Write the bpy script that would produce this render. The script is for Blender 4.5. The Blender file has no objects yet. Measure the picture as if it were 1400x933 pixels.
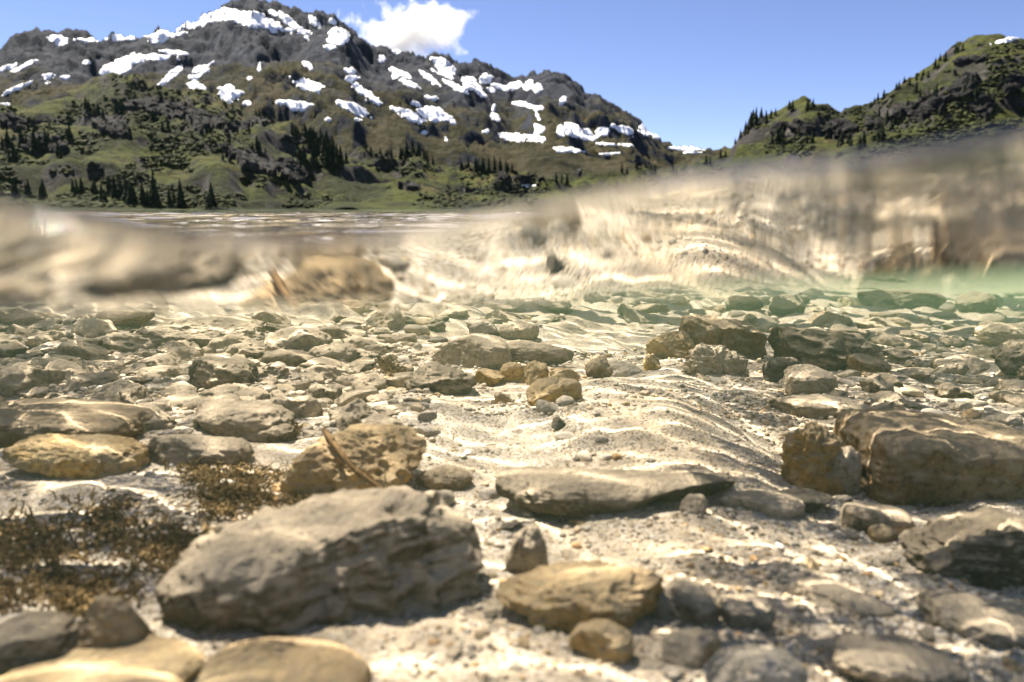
import bpy, math
import numpy as np
from mathutils import Vector
from mathutils.bvhtree import BVHTree

R = math.radians
sc = bpy.context.scene
C = sc.collection

# ------------------------------------------------------------------ camera
PITCH = R(10.2); FPX = 1000.0; CAMZ = 0.018        # lens just above the water level z = 0
cam = bpy.data.objects.new('camera', bpy.data.cameras.new('camera')); C.objects.link(cam); sc.camera = cam
cam.location = (0, 0, CAMZ); cam.rotation_euler = (math.pi / 2 - PITCH, 0, 0)
cam.data.sensor_width = 36; cam.data.lens = 36 * FPX / 1400
cam.data.clip_start = 0.01; cam.data.clip_end = 60000
cam.data.dof.use_dof = True; cam.data.dof.focus_distance = 1.9
cam.data.dof.aperture_fstop = cam.data.lens / 5.4

# ------------------------------------------------------------------ sky, sun, exposure
SUN_AZ, SUN_EL = R(-42), R(56)                      # azimuth measured from the view direction, left is negative
w = bpy.data.worlds.new('World'); sc.world = w; w.use_nodes = True
wn = w.node_tree; sky = wn.nodes.new('ShaderNodeTexSky'); sky.sky_type = 'NISHITA'; sky.sun_disc = False
sky.sun_elevation = SUN_EL; sky.sun_rotation = SUN_AZ; sky.altitude = 1900
sky.air_density = 0.75; sky.dust_density = 0.0; sky.ozone_density = 4.0
tintn = wn.nodes.new('ShaderNodeMix'); tintn.data_type = 'RGBA'; tintn.blend_type = 'MULTIPLY'; tintn.inputs[0].default_value = 1
tintn.inputs[7].default_value = (1.10, .93, .98, 1)   # camera white balance: a little warm
wn.links.new(sky.outputs[0], tintn.inputs[6]); wn.links.new(tintn.outputs[2], wn.nodes['Background'].inputs[0]); wn.nodes['Background'].inputs[1].default_value = 0.050
sl = bpy.data.lights.new('sun', 'SUN'); sl.energy = 5.0; sl.angle = R(0.5); sl.color = (1.0, 0.915, 0.78)
so = bpy.data.objects.new('sun', sl); C.objects.link(so)
sdir = Vector((math.sin(SUN_AZ) * math.cos(SUN_EL), math.cos(SUN_AZ) * math.cos(SUN_EL), math.sin(SUN_EL)))
so.rotation_euler = sdir.to_track_quat('Z', 'Y').to_euler()
sl.cycles.is_caustics_light = True                  # the sun is refracted by the waves: real caustics on the lakebed
sc.view_settings.view_transform = 'Standard'; sc.view_settings.look = 'None'
sc.view_settings.exposure = 1.85; sc.view_settings.gamma = 1.0
sc.cycles.use_denoising = True; sc.cycles.sample_clamp_indirect = 6.0
sc.cycles.max_bounces = 8; sc.cycles.transparent_max_bounces = 12; sc.cycles.volume_bounces = 4

# ------------------------------------------------------------------ helpers
def hash3(i, j, k, seed):
    n = (i * 374761393 + j * 668265263 + k * 1442695041 + seed * 974711) & 0x7fffffff
    n = ((n ^ (n >> 13)) * 1274126177) & 0x7fffffff
    n = ((n ^ (n >> 16)) * 668265263) & 0x7fffffff
    return ((n ^ (n >> 15)) & 0xffff) / 32767.5 - 1.0
def noise(x, y, z=0.0, seed=0):
    x, y, z = np.broadcast_arrays(np.asarray(x, float), np.asarray(y, float), np.asarray(z, float))
    xi, yi, zi = np.floor(x).astype(np.int64), np.floor(y).astype(np.int64), np.floor(z).astype(np.int64)
    fx, fy, fz = x - xi, y - yi, z - zi
    ux, uy, uz = (f * f * f * (f * (f * 6 - 15) + 10) for f in (fx, fy, fz))
    r = 0
    for a in (0, 1):
        for b in (0, 1):
            for c in (0, 1):
                r = r + hash3(xi + a, yi + b, zi + c, seed) * np.where(a, ux, 1 - ux) * np.where(b, uy, 1 - uy) * np.where(c, uz, 1 - uz)
    return r
def fbm(x, y, z=0.0, seed=0, octaves=4, gain=0.5, ridged=False):
    r = 0; a = 1.0; f = 1.0
    for o in range(octaves):
        n = noise(x * f, y * f, np.asarray(z) * f, seed + o * 17)
        r = r + a * ((1 - 2 * np.abs(n)) if ridged else n); a *= gain; f *= 2.03
    return r
def sstep(a, b, t):
    t = np.clip((t - a) / (b - a), 0, 1); return t * t * (3 - 2 * t)

CP, SP = math.cos(PITCH), math.sin(PITCH)
def ray(px, py):
    dx, dy = (px - 700) / FPX, (466.5 - py) / FPX
    return dx, CP + dy * SP, -SP + dy * CP            # per unit of depth along the optical axis
def az_el(px, py):
    x, y, z = ray(px, py); return math.atan2(x, y), math.atan2(z, math.hypot(x, y))

def link(name, me, mat=None, parent=None):
    o = bpy.data.objects.new(name, me); C.objects.link(o)
    if mat is not None and me is not None: me.materials.append(mat)
    if parent is not None: o.parent = parent
    return o
def mesh_np(name, v, faces, smooth=True):
    v = np.asarray(v, np.float32); f = np.asarray(faces, np.int32)
    me = bpy.data.meshes.new(name); n, k = f.shape
    me.vertices.add(len(v)); me.vertices.foreach_set('co', v.ravel())
    me.loops.add(n * k); me.loops.foreach_set('vertex_index', f.ravel())
    me.polygons.add(n); me.polygons.foreach_set('loop_start', np.arange(n, dtype=np.int32) * k)
    me.polygons.foreach_set('use_smooth', np.full(n, smooth))
    me.update(calc_edges=True); me.validate(); return me
def grid_faces(n, m):
    i = np.arange(n * m).reshape(n, m)
    return np.stack([i[:-1, :-1], i[:-1, 1:], i[1:, 1:], i[1:, :-1]], -1).reshape(-1, 4)
def tag(o, label=None, cat=None, group=None, kind=None):
    if label: o['label'] = label
    if cat: o['category'] = cat
    if group: o['group'] = group
    if kind: o['kind'] = kind
    return o
def receiver(o):
    o.cycles.is_caustics_receiver = True; return o

class NT:                                              # tiny node-tree builder
    def __init__(s, name):
        s.m = bpy.data.materials.new(name); s.m.use_nodes = True; s.t = s.m.node_tree; s.t.nodes.clear()
        s.out = s.n('ShaderNodeOutputMaterial')
    def n(s, typ, **kw):
        nd = s.t.nodes.new(typ)
        for k, v in kw.items(): setattr(nd, k, v)
        return nd
    def set(s, sock, v):
        if isinstance(v, bpy.types.NodeSocket): s.t.links.new(v, sock)
        elif isinstance(v, (tuple, list)) and len(v) == 3 and sock.type == 'RGBA': sock.default_value = (*v, 1)
        else: sock.default_value = v
    def coord(s, which='Object'): return s.n('ShaderNodeTexCoord').outputs[which]
    def pos(s): return s.n('ShaderNodeNewGeometry').outputs['Position']
    def noise(s, vec, scale, detail=4, rough=.55, off=None):
        nd = s.n('ShaderNodeTexNoise'); s.set(nd.inputs['Vector'], vec); nd.inputs['Scale'].default_value = scale
        nd.inputs['Detail'].default_value = detail; nd.inputs['Roughness'].default_value = rough; return nd.outputs[0]
    def vor(s, vec, scale, out='Color', feature='F1'):
        nd = s.n('ShaderNodeTexVoronoi', feature=feature); s.set(nd.inputs['Vector'], vec); nd.inputs['Scale'].default_value = scale
        return nd.outputs[out]
    def ramp(s, fac, stops, interp='LINEAR'):
        nd = s.n('ShaderNodeValToRGB'); cr = nd.color_ramp; cr.interpolation = interp
        while len(cr.elements) < len(stops): cr.elements.new(0.5)
        for e, (p, c) in zip(cr.elements, stops): e.position = p; e.color = (*c, 1) if isinstance(c, (tuple, list)) else (c, c, c, 1)
        s.set(nd.inputs[0], fac); return nd.outputs[0]
    def mix(s, fac, a, b, blend='MIX'):
        nd = s.n('ShaderNodeMix', data_type='RGBA', blend_type=blend)
        s.set(nd.inputs[0], fac); s.set(nd.inputs[6], a); s.set(nd.inputs[7], b); return nd.outputs[2]
    def math(s, op, a, b=0.0, clamp=False):
        nd = s.n('ShaderNodeMath', operation=op, use_clamp=clamp); s.set(nd.inputs[0], a); s.set(nd.inputs[1], b); return nd.outputs[0]
    def mr(s, v, a, b, c=0.0, d=1.0):
        nd = s.n('ShaderNodeMapRange'); s.set(nd.inputs[0], v)
        for i, x in enumerate((a, b, c, d)): nd.inputs[i + 1].default_value = x
        return nd.outputs[0]
    def nz(s):
        sep = s.n('ShaderNodeSeparateXYZ'); s.set(sep.inputs[0], s.n('ShaderNodeNewGeometry').outputs['Normal']); return sep.outputs[2]
    def bump(s, h, strength, dist, nrm=None):
        nd = s.n('ShaderNodeBump'); nd.inputs['Strength'].default_value = strength; nd.inputs['Distance'].default_value = dist
        s.set(nd.inputs['Height'], h)
        if nrm is not None: s.set(nd.inputs['Normal'], nrm)
        return nd.outputs[0]
    def principled(s, col, rough=.8, nrm=None, spec=.2):
        b = s.n('ShaderNodeBsdfPrincipled'); s.set(b.inputs['Base Color'], col); s.set(b.inputs['Roughness'], rough)
        b.inputs['Specular IOR Level'].default_value = spec
        if nrm is not None: s.set(b.inputs['Normal'], nrm)
        s.t.links.new(b.outputs[0], s.out.inputs[0]); return s.m

SILT = (.68, .56, .40)
def mat_sand():
    s = NT('lake_sand'); p = s.pos()
    c = s.ramp(s.noise(p, 6, 6), [(.3, (.31, .235, .145)), (.5, (.41, .325, .22)), (.72, (.50, .42, .31))])
    g = s.vor(p, 420)                                   # single grains
    grain = s.ramp(s.n('ShaderNodeSeparateColor').outputs[0], [(0, .5), (1, .5)])
    sep = s.n('ShaderNodeSeparateColor'); s.set(sep.inputs[0], g)
    tint = s.ramp(sep.outputs[0], [(.0, (.10, .085, .07)), (.10, (.22, .17, .12)), (.22, (.42, .34, .23)), (.6, (.50, .44, .34)), (.9, (.66, .60, .50)), (1, (.75, .72, .68))])
    amt = s.mr(s.noise(p, 3.1, 3), .38, .58, .4, .92)
    c = s.mix(amt, c, tint)
    g2 = s.vor(p, 130); sep2 = s.n('ShaderNodeSeparateColor'); s.set(sep2.inputs[0], g2)
    dark = s.mr(sep2.outputs[1], .0, .10, 1, 0)
    c = s.mix(s.math('MULTIPLY', dark, s.mr(s.noise(p, 7, 2), .36, .55, .15, .9)), c, (.14, .11, .085))
    h = s.math('ADD', s.noise(p, 60, 5, .65), s.math('MULTIPLY', s.vor(p, 420, 'Distance'), .5))
    h2 = s.noise(p, 18, 3)
    n1 = s.bump(h2, .5, .02); n2 = s.bump(h, .55, .004, n1)
    return s.principled(c, .9, n2, .1)
def mat_stone(name, a, b, c3, silt=.75, scale=14, vein=None):
    s = NT(name); o = s.coord('Object'); p = s.pos()
    rnd = s.n('ShaderNodeObjectInfo').outputs['Random']
    mv = s.n('ShaderNodeVectorMath', operation='ADD'); s.set(mv.inputs[0], p); s.set(mv.inputs[1], rnd)
    v = mv.outputs[0]
    c = s.ramp(s.noise(v, scale, 6, .6), [(.3, a), (.5, b), (.7, c3)])
    sp = s.noise(v, scale * 9, 4, .7)
    c = s.mix(s.mr(sp, .51, .62, 0, .7), c, tuple(x * .45 for x in a))
    c = s.mix(s.mr(sp, .42, .33, 0, .45), c, tuple(min(.7, x * 1.5) for x in c3))
    if vein:
        wv = s.n('ShaderNodeTexWave', wave_type='BANDS', bands_direction='DIAGONAL'); s.set(wv.inputs['Vector'], v)
        wv.inputs['Scale'].default_value = 4; wv.inputs['Distortion'].default_value = 9; wv.inputs['Detail'].default_value = 4
        c = s.mix(s.mr(wv.outputs['Fac'], .6, 1.0, 0, .45), c, vein)
    hv = s.n('ShaderNodeHueSaturation'); s.set(hv.inputs['Color'], c); s.set(hv.inputs['Value'], s.mr(rnd, 0, 1, .8, 1.2)); c = hv.outputs[0]
    fac = s.math('ADD', s.nz(), s.mr(s.noise(v, 22, 5, .65), .3, .7, -.38, .38))
    fac = s.mr(fac, .0, .62, 0, silt)                  # settled silt on what faces up
    siltc = s.ramp(s.noise(v, 90, 3), [(.3, tuple(x * .8 for x in SILT)), (.7, tuple(x * 1.08 for x in SILT))])
    c = s.mix(fac, c, siltc)
    h = s.noise(v, 38, 8, .72); h2 = s.vor(v, 75, 'Distance')
    n1 = s.bump(h, 1.0, .022); n2 = s.bump(h2, .3, .006, n1)
    return s.principled(c, .85, n2, .15)
M = {
 'grey': mat_stone('grey_stone', (.19, .145, .087), (.31, .245, .16), (.44, .36, .25), .90),
 'dark': mat_stone('dark_stone', (.055, .041, .025), (.125, .097, .061), (.25, .20, .132), .65),
 'ochre': mat_stone('ochre_stone', (.30, .16, .035), (.52, .33, .09), (.63, .46, .19), .45, 11, (.52, .42, .28)),
 'brown': mat_stone('brown_stone', (.15, .09, .033), (.29, .185, .078), (.42, .30, .15), .55, 9),
 'beige': mat_stone('beige_stone', (.32, .255, .165), (.45, .375, .265), (.56, .48, .36), .8, 12),
 'pale': mat_stone('pale_stone', (.42, .38, .31), (.55, .51, .43), (.64, .61, .54), .5, 16),
 'slate': mat_stone('slate_stone', (.040, .037, .032), (.085, .079, .067), (.16, .148, .122), .3, 10),
 'boulder': mat_stone('weathered_boulder', (.085, .062, .036), (.25, .19, .115), (.41, .325, .22), .9, 7),
 'yellow': mat_stone('yellow_quartz_stone', (.42, .22, .05), (.62, .41, .14), (.72, .55, .30), .5, 10),
 'silted': mat_stone('silted_stone', (.25, .205, .14), (.38, .32, .23), (.50, .43, .32), .95, 12),
 'green': mat_stone('algae_stone', (.085, .09, .055), (.15, .155, .10), (.25, .25, .175), .55, 10),
}
def mat_gravel():
    s = NT('gravel_grains'); at = s.n('ShaderNodeAttribute'); at.attribute_name = 'tint'
    c = s.mix(s.mr(s.noise(s.pos(), 300, 3), .4, .65, 0, .4), at.outputs['Color'], SILT)
    return s.principled(c, .85, s.bump(s.noise(s.pos(), 500, 3), .4, .002), .15)
def mat_plain(name, a, b, scale, rough=.9, spec=.1):
    s = NT(name); return s.principled(s.ramp(s.noise(s.pos(), scale, 4), [(.3, a), (.7, b)]), rough, None, spec)
def mat_hill():
    s = NT('alpine_hillside'); p = s.pos(); nz = s.nz()
    g = s.ramp(s.noise(p, .018, 7, .62), [(.34, (.009, .011, .005)), (.46, (.024, .028, .009)), (.55, (.058, .068, .014)), (.68, (.072, .055, .024))])
    g = s.mix(s.mr(s.noise(p, .16, 5, .7), .50, .62, 0, .85), g, (.011, .014, .007))       # shrub patches
    g = s.mix(s.mr(s.noise(p, .45, 4, .7), .56, .68, 0, .7), g, (.10, .098, .028))
    rock = s.ramp(s.noise(p, .12, 6, .7), [(.3, (.018, .017, .016)), (.55, (.05, .047, .043)), (.75, (.14, .13, .115))])
    f = s.math('ADD', nz, s.mr(s.noise(p, .05, 5, .65), .3, .7, -.16, .16))
    f = s.mr(f, .66, .78, 1, 0)
    c = s.mix(f, g, rock)
    h = s.noise(p, .22, 8, .7)
    return s.principled(c, .95, s.bump(h, 1.0, 5.0), .1)
def mat_mountain():
    s = NT('mountain_rock'); p = s.pos(); nz = s.nz()
    sep = s.n('ShaderNodeSeparateXYZ'); s.set(sep.inputs[0], p); z = sep.outputs[2]
    rock = s.ramp(s.noise(p, .012, 8, .68), [(.32, (.008, .010, .016)), (.5, (.023, .028, .041)), (.68, (.066, .073, .092))])
    scree = s.ramp(s.noise(p, .03, 5), [(.3, (.022, .026, .038)), (.7, (.048, .052, .065))])
    grass = s.ramp(s.noise(p, .010, 7, .65), [(.3, (.012, .013, .007)), (.48, (.036, .034, .014)), (.7, (.065, .052, .027))])
    zf = s.math('ADD', z, s.mr(s.noise(p, .006, 5), .3, .7, -110, 110))
    low = s.mr(zf, 200, 330, 1, 0)
    c = s.mix(low, s.mix(s.mr(nz, .72, .84, 0, 1), rock, scree), grass)
    steep = s.mr(s.math('ADD', nz, s.mr(s.noise(p, .02, 5, .65), .3, .7, -.12, .12)), .60, .74, 1, 0)
    c = s.mix(steep, c, rock)
    return s.principled(c, .95, s.bump(s.noise(p, .035, 9, .7), 1.0, 26.0), .1)
def mat_snow():
    s = NT('old_snow'); p = s.pos()
    c = s.ramp(s.noise(p, .02, 5), [(.3, (.74, .76, .80)), (.7, (.86, .87, .89))])
    return s.principled(c, .7, s.bump(s.noise(p, .06, 4), .35, 6.0), .2)
def mat_water():
    s = NT('clear_lake_water'); g = s.n('ShaderNodeBsdfGlass'); g.inputs['IOR'].default_value = 1.333; g.inputs['Roughness'].default_value = 0
    g.inputs['Color'].default_value = (1, 1, 1, 1)
    s.t.links.new(g.outputs[0], s.out.inputs[0]); return s.m
def mat_volume(name, col, dens, aniso=0.0, absorb=None):
    s = NT(name); v = s.n('ShaderNodeVolumePrincipled'); v.inputs['Color'].default_value = (*col, 1); v.inputs['Density'].default_value = dens
    v.inputs['Anisotropy'].default_value = aniso
    if absorb: v.inputs['Absorption Color'].default_value = (*absorb, 1)
    s.t.links.new(v.outputs[0], s.out.inputs['Volume']); return s.m

# ------------------------------------------------------------------ the water surface
PORT = 0.11                                            # where the water begins in front of the lens
UP = [(-400, 215), (-150, 264), (0, 296), (60, 308.5), (120, 319), (200, 330.5), (285, 337), (340, 337), (420, 333), (500, 326), (620, 312), (700, 298), (780, 281), (850, 264),
      (950, 244), (1100, 230), (1200, 221), (1280, 207), (1400, 178), (1600, 150), (1900, 170)]
LO = [(-400, 442), (0, 438), (150, 430), (300, 427), (500, 424), (620, 419), (700, 410), (900, 402), (1100, 395), (1250, 388), (1400, 378), (1800, 372)]
def curve_at(pts, yfun):
    xs, zs = [], []
    for px, py in pts:
        x, y, z = ray(px, py); t = yfun(px) / y
        xs.append(x * t); zs.append(CAMZ + z * t)
    return np.array(xs), np.array(zs)
crest_y = lambda px: .1215 + .0135 * min(1, max(0, (px - 300) / 900))
CX, CZ = curve_at(UP, crest_y); LX, LZ = curve_at(LO, lambda px: PORT)
CY = np.array([crest_y(px) for px, _ in UP])
def soften(xs, zs, sg=.013):                            # the same outline without kinks
    q = np.linspace(xs[0], xs[-1], 900); d = q[:, None] - q[None]; k = np.exp(-(d / sg) ** 2); k /= k.sum(1, keepdims=True)
    return q, k @ np.interp(q, xs, zs)
_, CY = soften(CX, CY); CX, CZ = soften(CX, CZ); LX, LZ = soften(LX, LZ)
rng = np.random.default_rng(11)
WAVES = []
for lam in np.geomspace(.055, .75, 46):
    a = rng.normal(1.3, .5); WAVES.append((math.cos(a), math.sin(a), 6.2832 / lam, rng.uniform(0, 6.28), .0054 * lam * (lam / .09) ** -.45 * rng.uniform(.5, 1.3)))
def water_z(X, Y):
    Z = np.zeros_like(X)
    for cx, sy, k, ph, am in WAVES: Z += am * np.sin((X * cx + Y * sy) * k + ph)
    far = np.hypot(X, Y)
    Z *= 1.25 * np.exp(-np.maximum(far - 3, 0) / 9) + .0 
    Z *= .10 + .90 * sstep(.2, .5, Y)
    ang = X / np.maximum(Y, .05)
    Z *= 1 - .55 * sstep(-.62, -.42, ang) * (1 - sstep(.02, .25, ang)) * sstep(.2, .45, Y)   # a calmer slick in the lee, left of centre
    Z *= 1 + .5 * sstep(.0, .2, X) * sstep(1.3, .7, Y) + .35 * sstep(-.5, -.7, ang)
    lo = np.interp(X, LX, LZ); cr = np.interp(X, CX, CZ); cy = np.interp(X, CX, CY)
    cr = cr + .00075; q = (Y - PORT) / (cy - PORT)                        # water heaped against the lens port: a steep face, a rounded lip, a long back
    face = lo + (cr - lo) * q; back = cr * (1 - sstep(-.15, 1, (Y - cy) / .26)) / (1 - sstep(-.15, 1, 0)) 
    m_ = np.minimum(face, back); hh = np.clip(.5 + .5 * (back - face) / .003, 0, 1)
    base = back * (1 - hh) + face * hh - .003 * hh * (1 - hh)
    rip = (fbm(X * 7, Y * 150, 0, 5, 2) * .0014 * sstep(-.02, .04, X) + fbm(X * 4, Y * 60, 0, 6, 2) * .0004 * (.4 + .6 * sstep(-.05, .05, X))) * sstep(PORT, PORT + .03, Y) * (1 - sstep(.5, .9, Y))
    return base + Z + rip
def graded(inner, step, outer, grow):
    a = list(np.arange(0, inner, step)); st = step
    while a[-1] < outer: st *= grow; a.append(a[-1] + st)
    return np.array(a)
gx = graded(1.9, .0105, 700, 1.09); WXS = np.concatenate([-gx[:0:-1], gx])
WYS = PORT + np.concatenate([np.arange(0, .045, .0014), np.arange(.045, .12, .003), .12 + graded(2.65, .0105, 520, 1.075)])
def build_water():
    X, Y = np.meshgrid(WXS, WYS); Z = water_z(X, Y)
    o = link('lake_surface', mesh_np('lake_surface', np.stack([X, Y, Z], -1).reshape(-1, 3), grid_faces(*X.shape)), mat_water())
    tag(o, kind='structure'); o.cycles.is_caustics_caster = True
    # the body of green water: a closed skin a few millimetres outside the surface, open to the lens
    xs, ys = WXS[::2], np.concatenate([[-2, -.02, .03, PORT - .03, PORT - .010], WYS[::2]])
    if xs[-1] < WXS[-1]: xs = np.append(xs, WXS[-1])
    xs = xs[np.abs(xs) < 45]; ys = ys[ys < 30]
    X, Y = np.meshgrid(xs, ys); Z = np.where(Y < PORT - .02, .08, water_z(X, np.maximum(Y, PORT)) + np.where(Y < .5, .0025, .0013))
    n, m = X.shape; top = np.stack([X, Y, Z], -1).reshape(-1, 3); bot = top.copy(); bot[:, 2] = -9.0
    N = n * m; i = np.arange(N).reshape(n, m); f = [grid_faces(n, m), grid_faces(n, m)[:, ::-1] + N]
    for e in (i[0, :], i[:, -1], i[-1, ::-1], i[::-1, 0]):
        f.append(np.stack([e[1:], e[:-1], e[:-1] + N, e[1:] + N], -1))
    me = mesh_np('water_haze', np.vstack([top, bot]), np.vstack(f), False)
    h = link('water_haze', me, mat_volume('green_water', (.60, .95, .76), .085, .87)); tag(h, kind='stuff')
build_water()

# ------------------------------------------------------------------ the lakebed
def bed_z(x, y, detail=True):
    x = np.asarray(x, float); y = np.asarray(y, float)
    r = np.hypot(x, y)
    slope = .051 + .021 * np.tanh(x / .9)
    z = -.272 - slope * np.minimum(r, 14) - .03 * np.maximum(np.minimum(r, 130) - 14, 0)
    g = lambda cx, cy, sx, sy: np.exp(-((x - cx) / sx) ** 2 - ((y - cy) / sy) ** 2)
    z = z + .055 * g(.24, 1.22, .17, .28) - .022 * g(-.02, 1.05, .10, .35) - .02 * g(.42, 1.1, .06, .2) + .02 * g(.02, 1.75, .25, .3)
    z = z + .03 * g(-.15, 1.2, .12, .2)
    z = z + .012 * fbm(x * 4.2, y * 4.2, 0, 3, 3) * np.clip(r, .4, 3)
    if detail:
        z = z + .0045 * fbm(x * 17, y * 17, 0, 8, 3)
        rip = np.sin((y * 1.0 + x * .35 + .03 * fbm(x * 5, y * 5, 0, 21, 2)) * 150) * .0022
        z = z + rip * sstep(.95, .6, y) * sstep(-.1, .12, x) 
    return z
def bed_hit(px, py):
    x, y, z = ray(px, py); t = np.geomspace(.2, 60, 150)
    for _ in range(3):
        d = CAMZ + z * t - bed_z(x * t, y * t, False)
        k = max(int(np.argmax(d < 0)), 1) if (d < 0).any() else len(t) - 1
        t = np.linspace(t[k - 1], t[k], 14)
    b = float(t[7]); return x * b, y * b, b
def build_bed():
    az = np.linspace(R(-66), R(66), 560)
    rr = np.concatenate([np.geomspace(.12, 10, 470), np.geomspace(10.4, 420, 24)])
    A, Q = np.meshgrid(az, rr); X, Y = Q * np.sin(A), Q * np.cos(A)
    me = mesh_np('lakebed', np.stack([X, Y, bed_z(X, Y)], -1).reshape(-1, 3), grid_faces(*A.shape))
    me.flip_normals() if me.polygons[0].normal.z < 0 else None
    o = receiver(link('lakebed', me, mat_sand())); tag(o, kind='structure')
build_bed()

# ------------------------------------------------------------------ far land: hills and mountain (polar height fields)
def silh(pts):
    ae = sorted(az_el(*p) for p in pts); a = np.array([p[0] for p in ae]); e = np.array([p[1] for p in ae])
    return lambda az: np.interp(az, a, e)
def land(name, ridges, floor, r0, r1, rows, cols, noise_fun, mat, az0=R(-58), az1=R(58), seed=0):
    az = np.linspace(az0, az1, cols); rr = np.geomspace(r0, r1, rows)
    A, Q = np.meshgrid(az, rr); X, Y = Q * np.sin(A), Q * np.cos(A)
    wob = fbm(A * 9, 0, 0, seed + 4, 3)
    Z = floor(A, Q, X, Y)
    for pts, rc, w_in, w_out, p in ridges:
        top = np.maximum(np.tan(silh(pts)(A)), 0) * rc
        c = rc * (1 + .06 * wob)
        u = np.where(Q < c, (c - Q) / w_in, (Q - c) / w_out)
        Z = np.maximum(Z, top * np.power(np.clip(1 - u, 0, 1), p) * (Q / rc if False else 1))
    Z = Z + noise_fun(A, Q, X, Y, Z)
    co, fc = np.stack([X, Y, Z], -1).reshape(-1, 3), grid_faces(*A.shape)
    me = mesh_np(name, co, fc)
    if me.polygons[0].normal.z < 0: me.flip_normals()
    o = link(name, me, mat); tag(o, kind='structure')
    return o, BVHTree.FromPolygons(co.tolist(), fc.tolist())

RIDGE = [(-700, 140), (-400, 70), (-200, 75), (-60, 66), (0, 64), (35, 60), (60, 52), (85, 46), (130, 44), (200, 40), (250, 22), (290, 8), (315, -2), (345, -3), (375, 8), (430, 20),
         (470, 35), (500, 52), (560, 72), (600, 76), (640, 93), (690, 106), (720, 114), (750, 108), (780, 121), (800, 136), (820, 133), (850, 156), (880, 170),
         (925, 191), (960, 196), (1000, 196), (1100, 205), (1300, 220), (1900, 150)]
SPUR = [(-500, 170), (-100, 130), (60, 122), (170, 110), (265, 85), (330, 66), (380, 62), (430, 72), (480, 92), (540, 122), (600, 152), (660, 178), (720, 196), (800, 218), (880, 226), (960, 215), (1100, 230), (1900, 220)]
HILL1 = [(-700, 120), (-200, 165), (-80, 160), (0, 148), (60, 130), (110, 117), (180, 119), (250, 127), (300, 140), (350, 154), (390, 168), (430, 190), (480, 212), (560, 238), (650, 250), (760, 262), (900, 280), (1900, 285)]
HILL2 = [(-700, 240), (-100, 262), (60, 262), (140, 250), (200, 232), (260, 205), (300, 192), (345, 187), (385, 205), (425, 232), (460, 255), (520, 282), (700, 287), (1900, 287)]
MEADOW = [(-700, 262), (200, 262), (400, 250), (450, 225), (500, 226), (560, 214), (620, 226), (700, 236), (780, 246), (860, 240), (930, 226), (1000, 230), (1100, 236), (1400, 250), (1900, 255)]
RIGHT = [(-700, 287), (820, 284), (900, 240), (950, 214), (1000, 194), (1016, 172), (1032, 160), (1060, 152), (1100, 145), (1150, 152), (1180, 150), (1220, 123), (1270, 96), (1310, 70), (1350, 54), (1400, 44), (1600, 10), (1900, 40), (2200, 80)]
def hill_noise(A, Q, X, Y, Z):
    k = np.maximum(sstep(0, 14, Z), .12 * sstep(285, 300, Q))
    n = fbm(X / 45, Y / 45, 0, 31, 6, .58) * 4.6 + fbm(X / 120, Y / 120, 0, 37, 5, .55, True) * 7.0 - 7
    st = Z + 8 * fbm(X / 70, Y / 70, 0, 41, 3); per = 22.0                # broken rock bands
    band = (st / per - np.floor(st / per)); terr = (sstep(.62, .92, band) - band) * per * .85 * sstep(-.25, .25, fbm(X / 95, Y / 95, 0, 47, 3))
    return k * (n + terr) * np.clip(Q / 550, .5, 1.3)
def mtn_noise(A, Q, X, Y, Z):
    k = sstep(0, 120, Z)
    wx, wy = X + 60 * fbm(X / 200, Y / 200, 0, 81, 3), Y + 60 * fbm(X / 200, Y / 200, 0, 83, 3)
    n = fbm(wx / 300, wy / 300, 0, 61, 7, .62, True) * 20 - 20 + fbm(X / 70, Y / 70, Z / 70, 67, 5, .6) * 11 + sstep(260, 520, Z) * (fbm(X / 120, Y / 120, Z / 200, 97, 6, .6, True) * 24 - 14)
    st = Z + 50 * fbm(X / 260, Y / 260, 0, 71, 3); per = 75.0
    band = st / per - np.floor(st / per); terr = (sstep(.6, .95, band) - band) * per * .30 * sstep(-.3, .3, fbm(X / 300, Y / 300, 0, 73, 3))
    return k * (n + terr)
hill_floor = lambda A, Q, X, Y: np.clip((Q - 292 + 14 * fbm(X / 30, Y / 30, 0, 15, 4)) / 60, -1.5, 1) * 1.6 + np.maximum(Q - 340, 0) * .012
hills, hills_bvh = land('near_hills', [(HILL1, 690, 330, 420, .72), (HILL2, 440, 130, 240, .70), (MEADOW, 800, 500, 400, 1.0), (RIGHT, 560, 260, 520, .62)],
                        hill_floor, 268, 1150, 250, 860, hill_noise, mat_hill(), seed=2)
mountain, mtn_bvh = land('mountain', [(RIDGE, 2700, 1500, 1500, .95), (SPUR, 1500, 790, 420, .85)], lambda A, Q, X, Y: (Q - 760) * .02 - 4,
                         650, 4300, 290, 860, mtn_noise, mat_mountain(), seed=9)

def far_hit(bvh, px, py):
    h = bvh.ray_cast(Vector((0, 0, CAMZ)), Vector(ray(px, py)).normalized(), 9000)
    return h[0], h[1]

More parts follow.
